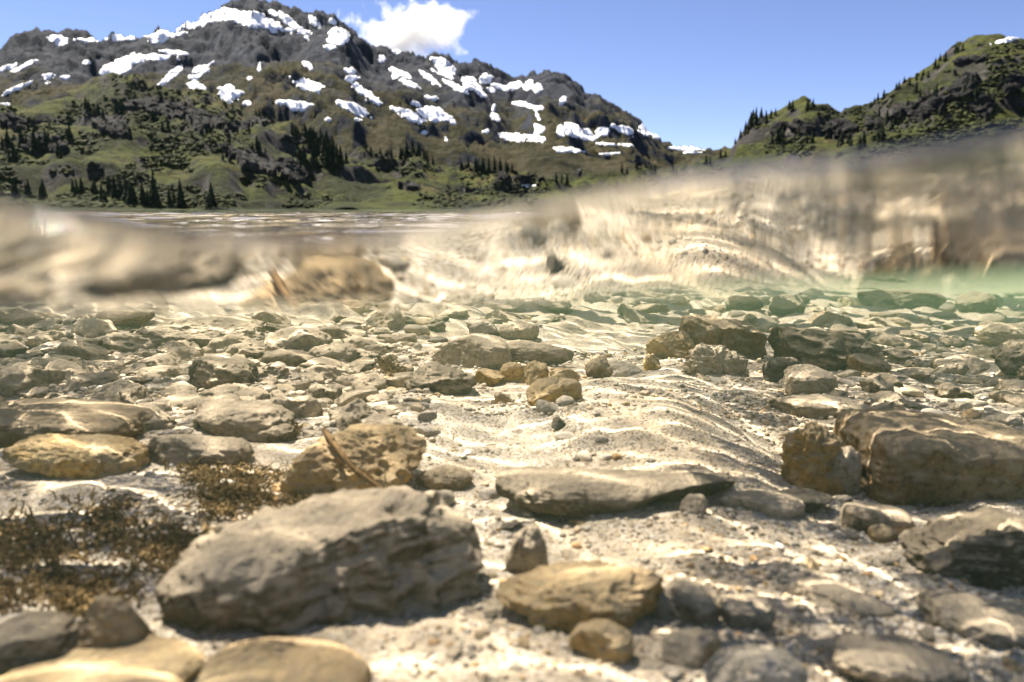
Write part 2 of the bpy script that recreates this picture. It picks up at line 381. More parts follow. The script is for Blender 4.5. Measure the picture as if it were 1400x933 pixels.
# snow patches draped over the mountain (centre x, y, width, height, tilt in degrees; photo pixels)
SNOW = [(335, 24, 150, 20, 14), (270, 30, 90, 16, -12), (225, 50, 60, 14, -14), (150, 52, 130, 9, -3), (75, 54, 30, 12, 10), (85, 60, 16, 7, 0), (30, 92, 36, 7, -24), (12, 92, 22, 8, -18), (65, 104, 18, 12, 0),
        (65, 114, 10, 7, 0), (90, 106, 13, 7, 0), (120, 86, 14, 8, 0), (22, 122, 46, 7, -22), (5, 146, 12, 10, -30), (38, 150, 10, 8, 0), (165, 92, 60, 22, -20), (205, 78, 60, 10, 4), (235, 103, 46, 10, -38), (240, 72, 40, 8, 8),
        (275, 97, 34, 14, -36), (268, 121, 26, 13, 30), (312, 128, 26, 24, 20), (322, 130, 24, 14, 0), (338, 142, 12, 6, 0), (341, 108, 8, 6, 0), (422, 117, 50, 17, 16), (405, 144, 46, 14, 6), (355, 92, 6, 14, 0), (422, 91, 18, 9, 38), (480, 97, 16, 10, 0), (479, 107, 20, 9, 0),
        (502, 130, 58, 13, 32), (483, 148, 46, 14, 20), (449, 164, 12, 6, 0), (490, 164, 12, 5, 0), (462, 50, 30, 26, 30), (452, 66, 16, 8, 0), (400, 34, 46, 12, 42), (374, 18, 14, 8, 20), (428, 27, 26, 10, 50), (455, 30, 12, 8, 30), (540, 68, 18, 10, 30),
        (560, 158, 40, 14, 26), (597, 158, 50, 17, 18), (568, 142, 16, 7, 24), (522, 80, 10, 10, 0), (548, 100, 34, 10, 28), (540, 105, 10, 12, 40), (562, 115, 30, 9, 20), (585, 106, 30, 8, 34), (605, 92, 34, 20, 36), (590, 134, 24, 9, 10), (625, 120, 40, 9, 26), (650, 122, 34, 14, 24),
        (640, 108, 20, 9, 20), (665, 108, 22, 14, -10), (672, 122, 14, 10, 0), (677, 160, 14, 10, 40), (675, 148, 6, 12, 10), (688, 120, 30, 8, 12), (705, 118, 26, 12, -8), (722, 118, 22, 14, -40), (735, 122, 12, 16, 20), (718, 144, 40, 8, 8), (735, 158, 8, 18, -20), (770, 137, 9, 14, 30),
        (705, 187, 74, 11, 8), (735, 178, 14, 16, 40), (768, 178, 14, 16, 10), (788, 180, 32, 20, 20), (803, 186, 40, 14, 10), (825, 180, 18, 14, -20), (777, 205, 44, 8, 2), (837, 198, 56, 6, 2), (852, 178, 26, 14, 20), (885, 176, 22, 22, 30), (905, 187, 46, 10, 16), (938, 203, 46, 7, 2), (946, 209, 34, 4, 2), (828, 211, 34, 4, -4),
        (580, 182, 8, 6, 0), (610, 190, 8, 8, 0), (1382, 54, 46, 7, -14), (760, 218, 14, 4, 6), (722, 254, 20, 4, -4)]
snow_mat = mat_snow()
def drape(k, cx, cy, w, h, tilt, name='snow_patch', mat=None, rock=False):
    bvh, par = (hills_bvh, hills) if rock or cx > 1300 or cy > 214 else (mtn_bvh, mountain)
    # put the patch where the slope really is, then grow it over the slope in metres
    st = 1.1 if max(w, h) < 50 else 1.6
    nx, ny = int(w * .75 / st) + 3, int(h * .95 / st) + 3
    ct, stn = math.cos(R(tilt)), math.sin(R(tilt)); pts = {}; verts = []
    w *= 1.06; h *= .98
    I, J = np.meshgrid(np.arange(-nx, nx + 1), np.arange(-ny, ny + 1)); U, V = I * st, J * st
    RAD = np.hypot(U / (w * .5), V / (h * .5)) + .42 * fbm((cx + U) / 13., (cy + V) / 7., k * 3.7, 5, 3, .5)
    for i, j, u, v, rad in zip(I.ravel().tolist(), J.ravel().tolist(), U.ravel().tolist(), V.ravel().tolist(), RAD.ravel().tolist()):
        if rad > 1.02: continue
        hit, nr = far_hit(bvh, cx + u * ct - v * stn, cy + u * stn + v * ct)
        if hit is None: continue
        pts[(i, j)] = len(verts); verts.append((hit, nr, rad))
    faces = []
    for (i, j), a in pts.items():
        q = [(i, j), (i, j + 1), (i + 1, j + 1), (i + 1, j)]
        if all(t in pts for t in q):
            ids = [pts[t] for t in q]; ds = [verts[t][0].length for t in ids]
            if max(ds) - min(ds) < (.10 if par is mountain else .12) * min(ds): faces.append(ids)
    if not faces: return
    cnt = {}
    for f in faces:
        for a in f: cnt[a] = cnt.get(a, 0) + 1
    th = 2.0 if par is mountain else .7
    co = [tuple(p + Vector((0, 0, th if cnt.get(i, 0) == 4 else th * .3))) for i, (p, nr, _) in enumerate(verts)]
    if rock:
        co = [tuple(Vector(c) + nr * (.6 + 2.6 * abs(float(fbm(c[0] / 9, c[2] / 6, c[1] / 9, 3, 3, .6)))) * (1 if cnt.get(i, 0) == 4 else -.4)) for i, (c, (p, nr, _)) in enumerate(zip(co, verts))]
    base = len(co); co += [tuple(p - Vector((0, 0, th * 2))) for p, nr, _ in verts]
    ed = {}
    for f in faces:
        for a, b in zip(f, f[1:] + f[:1]):
            ed[(a, b)] = 1
    skirt = [(b, a, a + base, b + base) for (a, b) in ed if (b, a) not in ed]
    me = mesh_np(name, co, [tuple(f) for f in faces] + skirt, not rock)
    o = link(name, me, mat or snow_mat, par)
for k, s_ in enumerate(SNOW): drape(k, *s_)
# dark rock faces on the near hills
CLIFFS = [(225, 150, 110, 26, 8), (285, 170, 60, 22, -14), (150, 172, 60, 30, 20), (330, 172, 70, 16, -10), (345, 222, 80, 32, 18), (398, 238, 40, 30, 30), (410, 192, 44, 14, 4), (60, 200, 70, 26, 0), (20, 168, 40, 20, 10),
          (130, 232, 30, 12, 0), (705, 242, 60, 14, 6), (560, 258, 36, 8, 0), (640, 262, 44, 8, 4), (590, 178, 56, 12, 6), (785, 236, 24, 16, -6), (860, 226, 50, 8, 0), (1100, 180, 40, 22, 10), (1066, 178, 22, 20, -40), (1150, 178, 46, 26, 4),
          (1195, 168, 24, 20, 0), (1265, 148, 80, 36, -16), (1320, 120, 40, 36, -20), (1345, 150, 36, 30, -30), (1385, 118, 30, 26, -20), (1240, 100, 24, 14, -30), (1330, 84, 46, 10, -16), (1040, 168, 16, 12, -40)]
def mat_cliff():
    s = NT('cliff_rock'); p = s.pos()
    c = s.ramp(s.noise(p, .16, 7, .72), [(.32, (.010, .010, .010)), (.55, (.030, .029, .028)), (.72, (.095, .09, .082))])
    return s.principled(c, .95, s.bump(s.noise(p, .5, 7, .7), 1.0, 3.0), .1)
cliff_mat = mat_cliff()
for k, s_ in enumerate(CLIFFS): drape(k + 200, *s_, name='rock_outcrop', mat=cliff_mat, rock=True)

# ------------------------------------------------------------------ conifers and scrub on the hills
def conifer_meshes(seed):
    g = np.random.default_rng(seed); v, f = [], []
    tiers = 11
    for t in range(tiers):
        z0 = .10 + .82 * t / tiers; rad = .21 * (1 - t / tiers) ** .85 + .012; nb = 9
        for b in range(nb):
            a = 6.2832 * (b + g.uniform(-.3, .3)) / nb + t; l = rad * g.uniform(.65, 1.2); wd = l * .42; dr = .05 + .06 * g.random()
            k = len(v); ca, sa = math.cos(a), math.sin(a)
            v += [(0, 0, z0 + .11), (ca * l * .55 - sa * wd, sa * l * .55 + ca * wd, z0 + .02), (ca * l, sa * l, z0 - dr), (ca * l * .55 + sa * wd, sa * l * .55 - ca * wd, z0 + .02), (ca * l * .4, sa * l * .4, z0 - .03)]
            f += [(k, k + 1, k + 2), (k, k + 2, k + 3), (k + 4, k + 2, k + 1), (k + 4, k + 3, k + 2)]
    crown = mesh_np('crown', v, f, False)
    tv, tf = [], []
    for zz, rr_ in ((-.06, .028), (.45, .018), (.97, .003)):
        tv += [(rr_ * math.cos(q * 1.0472), rr_ * math.sin(q * 1.0472), zz) for q in range(6)]
    for l in (0, 1): tf += [(l * 6 + q, l * 6 + (q + 1) % 6, l * 6 + 6 + (q + 1) % 6, l * 6 + 6 + q) for q in range(6)]
    return crown, mesh_np('trunk', tv, tf)
m_needle = mat_plain('conifer_needles', (.010, .015, .008), (.024, .032, .014), .6)
m_bark = mat_plain('conifer_bark', (.06, .045, .035), (.11, .09, .07), 2)
CON = [conifer_meshes(s_) for s_ in (1, 2, 3, 4)]
for c_, t_ in CON: c_.materials.append(m_needle); t_.materials.append(m_bark)
TREES = [  # (label, group, [(photo x, y of foot, height px)])
 ('conifer on the low knoll skyline right of the gap', 'conifers on the knoll skyline', [(1012, 190, 12), (1019, 182, 14), (1026, 174, 18), (1033, 170, 20), (1040, 168, 18), (1047, 164, 12), (1083, 152, 13), (1104, 148, 12), (1110, 150, 9), (1060, 158, 9), (1128, 152, 8)]),
 ('small conifer on the edge of the right-hand hill', 'conifers up the right hill edge', [(1208, 132, 10), (1225, 124, 9), (1243, 116, 8), (1278, 94, 12), (1292, 84, 11), (1306, 74, 11), (1316, 70, 7), (1195, 144, 9), (1253, 110, 7), (1262, 104, 6)]),
 ('conifer on the face of the right-hand hill', 'conifers on the right hill face', [(1200, 175, 22), (1212, 170, 16), (1222, 172, 14), (1205, 192, 20), (1252, 128, 14), (1270, 140, 12), (1320, 130, 22), (1328, 128, 20), (1338, 135, 16), (1350, 140, 14), (1280, 128, 12), (1062, 196, 20), (1070, 190, 16), (1092, 188, 14), (1110, 196, 16), (1130, 190, 12), (1150, 200, 18), (1160, 196, 14), (1368, 120, 16), (1375, 124, 14), (1240, 150, 12), (1180, 200, 18)]),
 ('conifer in the dense dark grove above the mound', 'grove above the mossy mound', [(404, 192, 20), (410, 196, 16), (418, 198, 26), (424, 205, 28), (430, 200, 24), (434, 214, 30), (440, 208, 34), (444, 220, 32), (448, 212, 30), (452, 228, 34), (456, 220, 30), (461, 232, 30), (466, 226, 24), (446, 196, 24), (438, 190, 20), (426, 188, 18), (414, 184, 14), (408, 214, 20), (416, 222, 22), (428, 226, 24)]),
 ('conifer low on the left far shore', 'conifers low on the left shore', [(150, 268, 22), (158, 272, 26), (166, 272, 24), (174, 276, 30), (182, 276, 22), (196, 280, 26), (212, 282, 38), (248, 284, 34), (290, 284, 30), (112, 262, 16), (100, 262, 14), (130, 264, 18), (60, 270, 20), (40, 268, 18), (22, 270, 22), (140, 276, 20), (232, 280, 20)]),
 ('conifer on the left hillside below the snow', 'conifers on the left hillside', [(118, 150, 14), (135, 160, 16), (142, 170, 18), (160, 160, 20), (30, 200, 22), (12, 205, 22), (48, 208, 24), (64, 204, 20), (20, 222, 22), (80, 215, 18), (96, 190, 16), (360, 160, 10), (367, 162, 10), (372, 166, 8), (350, 158, 8), (356, 216, 22), (352, 208, 20), (310, 216, 12), (230, 176, 14), (210, 168, 16)]),
 ('conifer on the middle slope right of the grove', 'conifers on the middle slope', [(548, 192, 16), (556, 196, 18), (564, 194, 18), (572, 198, 18), (580, 200, 16), (535, 192, 12), (640, 208, 14), (650, 212, 18), (660, 212, 20), (668, 214, 20), (676, 216, 20), (684, 216, 18), (692, 218, 16), (700, 222, 14), (630, 204, 12), (592, 204, 12), (520, 180, 9), (500, 178, 8), (760, 248, 12), (775, 252, 14), (850, 236, 12), (870, 230, 10), (895, 240, 14), (920, 238, 12), (965, 224, 12), (985, 216, 12)]),
]
tr = np.random.default_rng(5)
def ordinal(i):
    w_ = 'first second third fourth fifth sixth seventh eighth ninth tenth eleventh twelfth'.split()
    n = i + 1; return w_[i] if i < 12 else '%d%s' % (n, 'th' if n % 100 in (11, 12, 13) else {1: 'st', 2: 'nd', 3: 'rd'}.get(n % 10, 'th'))
for label, grp, spots in TREES:
    spots = sorted(spots + [(px + tr.uniform(3, 8) * tr.choice((-1, 1)), py + tr.uniform(-3, 5), hp * tr.uniform(.55, .9)) for px, py, hp in spots])
    for ti, (px, py, hp) in enumerate(spots):
        hit, _ = far_hit(hills_bvh, px, py)
        dy_ = 0
        while hit is None and dy_ < 40: dy_ += 3; hit, _ = far_hit(hills_bvh, px, py + dy_)
        if hit is None: hit, _ = far_hit(mtn_bvh, px, py)
        if hit is None: continue
        hgt = hp / FPX * hit.length * 1.15
        hgt = min(max(hgt, 5.0), 22.0)
        e = link('conifer', None); e.location = hit - Vector((0, 0, hgt * .03)); e.rotation_euler = (0, 0, tr.uniform(0, 6.28)); e.scale = (hgt * tr.uniform(.8, 1.15),) * 2 + (hgt,)
        tag(e, label + ', ' + ordinal(ti) + ' from left', 'tree', grp)
        c_, t_ = CON[tr.integers(4)]
        link('crown', c_, None, e); link('trunk', t_, None, e)
ICO_T = (1 + 5 ** .5) / 2
ICO_V = np.array([(-1, ICO_T, 0), (1, ICO_T, 0), (-1, -ICO_T, 0), (1, -ICO_T, 0), (0, -1, ICO_T), (0, 1, ICO_T), (0, -1, -ICO_T), (0, 1, -ICO_T), (ICO_T, 0, -1), (ICO_T, 0, 1), (-ICO_T, 0, -1), (-ICO_T, 0, 1)]) / math.hypot(1, ICO_T)
ICO_F = np.array([(0, 11, 5), (0, 5, 1), (0, 1, 7), (0, 7, 10), (0, 10, 11), (1, 5, 9), (5, 11, 4), (11, 10, 2), (10, 7, 6), (7, 1, 8), (3, 9, 4), (3, 4, 2), (3, 2, 6), (3, 6, 8), (3, 8, 9), (4, 9, 5), (2, 4, 11), (6, 2, 10), (8, 6, 7), (9, 8, 1)])
def blobs(name, pos, dims, g, jit=.25, tint=None, mat=None, smooth=False):
    n = len(pos); V = ICO_V[None] * (1 + g.uniform(-jit, jit, (n, 12, 1)))
    a = g.uniform(0, 6.28, n); ca, sa = np.cos(a)[:, None], np.sin(a)[:, None]
    V = V * dims[:, None, :]; V = np.stack([V[..., 0] * ca - V[..., 1] * sa, V[..., 0] * sa + V[..., 1] * ca, V[..., 2]], -1) + pos[:, None, :]
    F = (ICO_F[None] + (np.arange(n) * 12)[:, None, None]).reshape(-1, 3)
    me = mesh_np(name, V.reshape(-1, 3), F, smooth)
    if tint is not None:
        at = me.attributes.new('tint', 'FLOAT_COLOR', 'POINT'); c = np.ones((n, 12, 4)); c[..., :3] = tint[:, None, :]
        at.data.foreach_set('color', c.ravel())
    o = link(name, me, mat); tag(o, kind='stuff'); return o
def build_scrub():
    g = np.random.default_rng(8); P = []; D = []
    PX, PY = g.uniform(-250, 1650, 26000), g.uniform(60, 290, 26000)
    ok = fbm(PX / 60, PY / 25, 0, 91, 3) > -.05
    for px, py in zip(PX[ok].tolist(), PY[ok].tolist()):
        hit, nr = far_hit(hills_bvh, px, py)
        if hit is None or hit.z < .6 or len(P) > 9000: continue
        s_ = g.uniform(.35, 1.5); P.append(hit); D.append((s_ * g.uniform(.8, 1.6), s_ * g.uniform(.8, 1.6), s_ * g.uniform(.5, 1.1)))
    blobs('scrub', np.array(P), np.array(D), g, .35, None, mat_plain('juniper_scrub', (.012, .016, .007), (.045, .050, .016), .12))
build_scrub()

# ------------------------------------------------------------------ cloud behind the ridge
def build_cloud():
    D = 6500
    def at(px, py): x, y, z = ray(px, py); k = D / y; return Vector((x * k, y * k, CAMZ + z * k))
    c = at(562, 42); s = NT('cloud_vapour')
    me = bpy.data.meshes.new('cloud'); W, H = .112 * D, .050 * D
    v = ICO_V * np.array([W, W * .7, H]); mm = mesh_np('cloud', v, ICO_F)
    o = link('cloud', mm, s.m); o.location = c
    tag(o, 'small white cloud rising behind the shoulder of the snowy mountain', 'cloud')
    p = s.coord('Object'); mp = s.n('ShaderNodeMapping'); s.set(mp.inputs[0], p); mp.inputs['Scale'].default_value = (1 / W, 1 / (W * .7), 1 / H)
    ln = s.n('ShaderNodeVectorMath', operation='LENGTH'); s.set(ln.inputs[0], mp.outputs[0])
    n = s.noise(p, .0042, 7, .60)
    d = s.math('SUBTRACT', s.mr(n, .30, .72, 0, 1.35), s.mr(ln.outputs['Value'], .15, .85, 0.05, 1.05))
    d = s.math('MULTIPLY', s.math('MAXIMUM', d, 0.0), .022)
    vol = s.n('ShaderNodeVolumePrincipled'); vol.inputs['Color'].default_value = (.98, .98, .98, 1); s.set(vol.inputs['Density'], d); vol.inputs['Anisotropy'].default_value = .2
    s.t.links.new(vol.outputs[0], s.out.inputs['Volume'])
build_cloud()

# ------------------------------------------------------------------ stones
def icosphere(levels):
    v = [tuple(p) for p in ICO_V]; f = [tuple(t) for t in ICO_F]
    for _ in range(levels):
        cache = {}; nf = []
        def mid(a, b):
            k = (a, b) if a < b else (b, a)
            if k not in cache:
                p = np.add(v[a], v[b]); p = p / np.linalg.norm(p); cache[k] = len(v); v.append(tuple(p))
            return cache[k]
        for a, b, c in f:
            ab, bc, ca = mid(a, b), mid(b, c), mid(c, a)
            nf += [(a, ab, ca), (b, bc, ab), (c, ca, bc), (ab, bc, ca)]
        f = nf
    return np.array(v), np.array(f)
SPH = {l: icosphere(l) for l in (2, 3, 4, 5)}
def stone_verts(seed, level, box=2.6, cuts=5, rough=.10, lump=.12, ar=(1, 1, 1)):
    """unit stone in [-1,1]^3, shaped in its real proportions ar so that relief is even"""
    g = np.random.default_rng(seed); n, F = SPH[level]
    ar = np.array(ar) / max(ar)
    r = (np.abs(n) ** box).sum(1) ** (-1 / box); p = n * r[:, None]
    for _ in range(cuts):
        c = g.normal(size=3); c /= np.linalg.norm(c); t = g.uniform(.50, .84)
        p = p - np.maximum(p @ c - t, 0)[:, None] * c * .92
    o = g.uniform(-50, 50, 3); q = p * ar
    d = lump * fbm(q[:, 0] * 1.5 + o[0], q[:, 1] * 1.5 + o[1], q[:, 2] * 1.5 + o[2], seed, 2)
    d = d + rough * fbm(q[:, 0] * 4.2 + o[0], q[:, 1] * 4.2 + o[1], q[:, 2] * 4.2 + o[2], seed + 3, 4, .55, True) - rough * .4
    if level >= 4: d = d + rough * .22 * fbm(q[:, 0] * 17 + o[0], q[:, 1] * 17 + o[1], q[:, 2] * 17, seed + 5, 3)
    p = p + n * d[:, None] * (min(ar) * .5 + .5)
    lo, hi = p.min(0), p.max(0)
    return (p - (lo + hi) / 2) / ((hi - lo) / 2), F

# label, material, photo box x0 y0 x1 y1, depth ratio, rock settings, tilt (deg, + lifts the right end), skew of height
HERO = [
 ('large rounded grey boulder with flat sloping top filling the lower left foreground', 'boulder', 210, 682, 660, 866, .62, dict(box=3.2, cuts=4, rough=.12, lump=.14, seed=3), 8, .12),
 ('long arched dark slab lying across the sand in the middle', 'dark', 676, 637, 1022, 704, .40, dict(box=2.6, cuts=3, rough=.10, lump=.16, seed=12), -4, .0),
 ('big blocky brown boulder cut off by the right edge', 'brown', 1170, 568, 1450, 686, .70, dict(box=7, cuts=1, rough=.06, lump=.05, seed=21), -6, -.08),
 ('lumpy ochre stone leaning on the blocky brown boulder', 'yellow', 1068, 570, 1166, 672, .8, dict(box=2.6, cuts=2, rough=.20, lump=.30, seed=25), 8, .1),
 ('upright cream wedge stone before the blocky brown boulder at its left end', 'beige', 1126, 606, 1180, 676, .7, dict(box=2.4, cuts=4, rough=.10, lump=.15, seed=27), 12, .3),
 ('ochre and grey boulder with yellow right face behind the twig', 'yellow', 382, 580, 576, 682, .75, dict(box=2.8, cuts=6, rough=.08, lump=.12, seed=33), -10, .10),
 ('brown stone tucked against the yellow-faced boulder at its right foot', 'brown', 568, 634, 646, 672, .8, dict(box=2.3, cuts=3, rough=.08, lump=.12, seed=35), -10, -.1),
 ('small white stone between the yellow-faced boulder and the sand', 'pale', 577, 667, 622, 696, .8, dict(box=3, cuts=5, rough=.05, lump=.1, seed=37), 0, 0),
 ('broad brown slab at the left edge, uppermost of the left-edge rocks', 'brown', -70, 550, 190, 612, .55, dict(box=4.5, cuts=4, rough=.06, lump=.08, seed=41), -3, -.05),
 ('ochre rock at the left edge just below the broad brown slab', 'ochre', 10, 590, 190, 656, .6, dict(box=3.0, cuts=4, rough=.09, lump=.14, seed=43), -6, -.1),
 ('dusty grey stone with a dark front between ochre rock and brown algae', 'grey', 200, 588, 340, 642, .6, dict(box=2.8, cuts=3, rough=.08, lump=.12, seed=45), -6, -.15),
 ('smooth domed silty boulder with a long crease above the algae', 'grey', 258, 548, 396, 602, .7, dict(box=2.3, cuts=2, rough=.08, lump=.10, seed=47), -4, 0),
 ('thin dark curved slab leaning on the domed silty boulder', 'dark', 308, 578, 402, 608, .5, dict(box=2.4, cuts=2, rough=.08, lump=.12, seed=49), 8, .2),
 ('dark grey block with flat pale top in the left cobble field', 'dark', 249, 488, 346, 534, .7, dict(box=3.6, cuts=4, rough=.09, lump=.10, seed=51), 0, -.1),
 ('largest pale boulder at upper left, its right face dark and pitted', 'grey', 168, 430, 360, 478, .6, dict(box=2.3, cuts=3, rough=.10, lump=.12, seed=53), -2, 0),
 ('angular cream boulder right of the largest pale boulder', 'beige', 354, 446, 454, 488, .7, dict(box=2.3, cuts=7, rough=.09, lump=.14, seed=55), -6, .1),
 ('brown boulder under the water line at upper left', 'brown', 130, 422, 204, 452, .7, dict(box=3, cuts=4, rough=.08, lump=.1, seed=57), 0, .1),
 ('dark brown boulder in the upper left corner of the lakebed', 'brown', -10, 426, 62, 450, .7, dict(box=3, cuts=3, rough=.08, lump=.1, seed=59), 4, 0),
 ('grey rock with worn pale top beside the algae tuft in the middle', 'dark', 552, 494, 652, 538, .7, dict(box=2.5, cuts=4, rough=.10, lump=.12, seed=61), -6, -.1),
 ('long arched grey slab behind the ochre pebbles', 'grey', 664, 464, 786, 496, .45, dict(box=2.4, cuts=2, rough=.08, lump=.18, seed=63), 0, .1),
 ('large sand-coloured boulder left of the arched grey slab', 'beige', 588, 455, 700, 502, .8, dict(box=2.6, cuts=3, rough=.06, lump=.08, seed=65), -4, -.05),
 ('pale angular stone in the hazy water above the sand-coloured boulder', 'pale', 638, 435, 686, 460, .8, dict(box=3, cuts=5, rough=.08, lump=.1, seed=67), 0, -.15),
 ('rounded silty stone right of the pale angular stone', 'beige', 682, 438, 738, 466, .8, dict(box=2.4, cuts=4, rough=.10, lump=.1, seed=69), 0, 0),
 ('oblong ochre stone with a dark band along its top', 'ochre', 719, 514, 797, 552, .6, dict(box=3.8, cuts=3, rough=.07, lump=.10, seed=71), 6, .05),
 ('knobbly ochre stone standing upright behind the oblong ochre stone', 'yellow', 704, 493, 752, 528, .7, dict(box=2.6, cuts=4, rough=.12, lump=.2, seed=73), 10, .2),
 ('ochre pebble leaning left of the knobbly ochre stone', 'yellow', 682, 495, 718, 522, .7, dict(box=2.5, cuts=4, rough=.08, lump=.14, seed=75), 24, .1),
 ('leftmost ochre pebble of the cluster in the middle', 'ochre', 648, 504, 692, 528, .7, dict(box=2.4, cuts=4, rough=.08, lump=.14, seed=77), -6, -.1),
 ('orange pebble at the right end of the ochre cluster', 'ochre', 750, 503, 796, 524, .7, dict(box=2.4, cuts=4, rough=.10, lump=.14, seed=79), -14, -.1),
 ('small brown pebble in front of the ochre cluster', 'brown', 676, 534, 702, 556, .8, dict(box=2.4, cuts=4, rough=.08, lump=.12, seed=81), 10, 0),
 ('flat white shard in front of the oblong ochre stone', 'pale', 732, 545, 772, 566, .8, dict(box=3, cuts=6, rough=.06, lump=.1, seed=83), -8, -.2),
 ('smooth white pebble touching the oblong ochre stone', 'pale', 760, 541, 786, 556, .8, dict(box=2.1, cuts=1, rough=.03, lump=.08, seed=85), 0, 0),
 ('tiny dark grey chip alone on the sand', 'slate', 754, 570, 774, 590, .8, dict(box=2.6, cuts=6, rough=.08, lump=.1, seed=87), 10, 0),
 ('greyish brown stone standing left of the sand mound', 'brown', 800, 485, 838, 517, .8, dict(box=3, cuts=4, rough=.08, lump=.12, seed=89), 10, -.2),
 ('pale stone with a humped left end on the sand mound', 'pale', 822, 491, 886, 518, .6, dict(box=2.6, cuts=4, rough=.07, lump=.12, seed=91), -10, -.3),
 ('small cube-like orange stone on the sand mound', 'ochre', 880, 482, 904, 508, .9, dict(box=4, cuts=4, rough=.14, lump=.14, seed=93), 4, 0),
 ('long brown rock with raised left end on top of the heap', 'brown', 922, 429, 1056, 488, .5, dict(box=3.0, cuts=4, rough=.10, lump=.2, seed=95), -14, -.25),
 ('flat ochre stone tilted up to the right on the heap', 'ochre', 884, 452, 952, 490, .6, dict(box=2.6, cuts=4, rough=.08, lump=.12, seed=97), 18, .1),
 ('pitted cream stone in front of the long brown rock', 'beige', 930, 464, 1026, 512, .75, dict(box=2.3, cuts=3, rough=.24, lump=.22, seed=99), -6, -.1),
 ('big dark peaked boulder right of the heap', 'dark', 1060, 444, 1200, 508, .6, dict(box=2.3, cuts=6, rough=.09, lump=.12, seed=101), -10, -.2),
 ('dark wedge-shaped stone at the right foot of the peaked boulder', 'brown', 1158, 482, 1222, 512, .6, dict(box=2.4, cuts=5, rough=.08, lump=.12, seed=103), -16, -.3),
 ('squarish dark grey stone in front of the peaked boulder', 'slate', 1046, 486, 1096, 522, .8, dict(box=3.4, cuts=4, rough=.06, lump=.08, seed=105), 6, .1),
 ('pale rounded stone below the squarish dark grey stone', 'beige', 1072, 500, 1148, 542, .8, dict(box=2.4, cuts=3, rough=.07, lump=.12, seed=107), -10, -.1),
 ('low grey slab with a dark upper edge behind the blocky brown boulder', 'grey', 1052, 536, 1182, 572, .6, dict(box=2.8, cuts=3, rough=.08, lump=.12, seed=109), -6, -.1),
 ('dark boulder cut off by the right edge, in mid water', 'dark', 1362, 463, 1450, 512, .6, dict(box=2.4, cuts=4, rough=.08, lump=.12, seed=111), 8, .2),
 ('pale mottled stone at the right edge above the dark boulder', 'beige', 1340, 440, 1420, 472, .7, dict(box=2.3, cuts=3, rough=.08, lump=.1, seed=113), 0, 0),
 ('flat dark green slab far out under the water line at right', 'green', 1178, 395, 1290, 424, .5, dict(box=3, cuts=4, rough=.08, lump=.1, seed=115), -4, .1),
 ('round dark green boulder far out, nearest to the flat slab', 'green', 1054, 402, 1102, 430, .8, dict(box=2.2, cuts=2, rough=.06, lump=.1, seed=117), 0, 0),
 ('round dark green boulder far out, second from the flat slab', 'green', 994, 402, 1044, 428, .8, dict(box=2.2, cuts=2, rough=.06, lump=.1, seed=119), 0, 0),
 ('tilted brownish stone far out behind the dark peaked boulder', 'brown', 1108, 425, 1164, 448, .7, dict(box=3, cuts=5, rough=.08, lump=.1, seed=121), -14, -.2),
 ('round greenish boulder at the far right under the water line', 'green', 1312, 398, 1366, 428, .8, dict(box=2.2, cuts=2, rough=.08, lump=.1, seed=123), 0, 0),
 ('beige humped stone at the right foot of the long dark slab', 'beige', 988, 672, 1104, 708, .7, dict(box=2.3, cuts=3, rough=.08, lump=.14, seed=125), -2, -.1),
 ('small upright pale stone on the end of the long dark slab', 'beige', 930, 675, 968, 706, .8, dict(box=2.4, cuts=3, rough=.06, lump=.1, seed=127), 0, .1),
 ('flat black slate between the humped beige stone and the ochre stone', 'slate', 1056, 668, 1146, 702, .7, dict(box=2.6, cuts=5, rough=.08, lump=.1, seed=129), -4, 0),
 ('smooth grey stone with raised left end below the blocky boulder', 'grey', 1156, 688, 1252, 736, .6, dict(box=2.6, cuts=3, rough=.04, lump=.08, seed=131), -12, -.2),
 ('round brown pebble touching the smooth grey stone', 'brown', 1190, 716, 1228, 746, .9, dict(box=2.2, cuts=1, rough=.04, lump=.08, seed=133), 0, 0),
 ('glossy ochre and grey rock with two humps in the foreground', 'yellow', 676, 764, 916, 868, .6, dict(box=2.3, cuts=4, rough=.10, lump=.26, seed=135), 4, .2),
 ('ochre pebble below the two-humped rock', 'yellow', 778, 846, 868, 908, .8, dict(box=2.3, cuts=2, rough=.05, lump=.14, seed=137), 0, 0),
 ('beige leaf-shaped stone between the big grey boulder and two-humped rock', 'beige', 684, 714, 752, 792, .8, dict(box=2.3, cuts=5, rough=.10, lump=.14, seed=139), 20, .2),
 ('grey stone right of the two-humped rock', 'grey', 896, 792, 988, 858, .7, dict(box=2.5, cuts=5, rough=.07, lump=.12, seed=141), -14, -.1),
 ('brownish silt-covered hump of stone in the right foreground', 'silted', 984, 812, 1066, 862, .7, dict(box=2.3, cuts=3, rough=.10, lump=.12, seed=143), 0, 0),
 ('bright ochre pebble cut off by the bottom edge', 'yellow', 262, 884, 500, 985, .7, dict(box=2.3, cuts=2, rough=.04, lump=.12, seed=145), -4, .1),
 ('ochre pebble in the bottom left corner', 'yellow', -30, 888, 262, 990, .7, dict(box=2.3, cuts=2, rough=.05, lump=.12, seed=147), 4, 0),
 ('dark brown pointed stone tilted up beside the big grey boulder', 'brown', 92, 806, 206, 908, .6, dict(box=2.2, cuts=4, rough=.06, lump=.12, seed=149), 34, .2),
 ('dark brown stone low at the left edge', 'dark', -40, 836, 104, 925, .7, dict(box=2.3, cuts=3, rough=.06, lump=.12, seed=151), 10, .1),
 ('wide dark rock cut off by the right edge in the foreground', 'dark', 1248, 694, 1470, 800, .6, dict(box=2.5, cuts=4, rough=.10, lump=.14, seed=153), -6, 0),
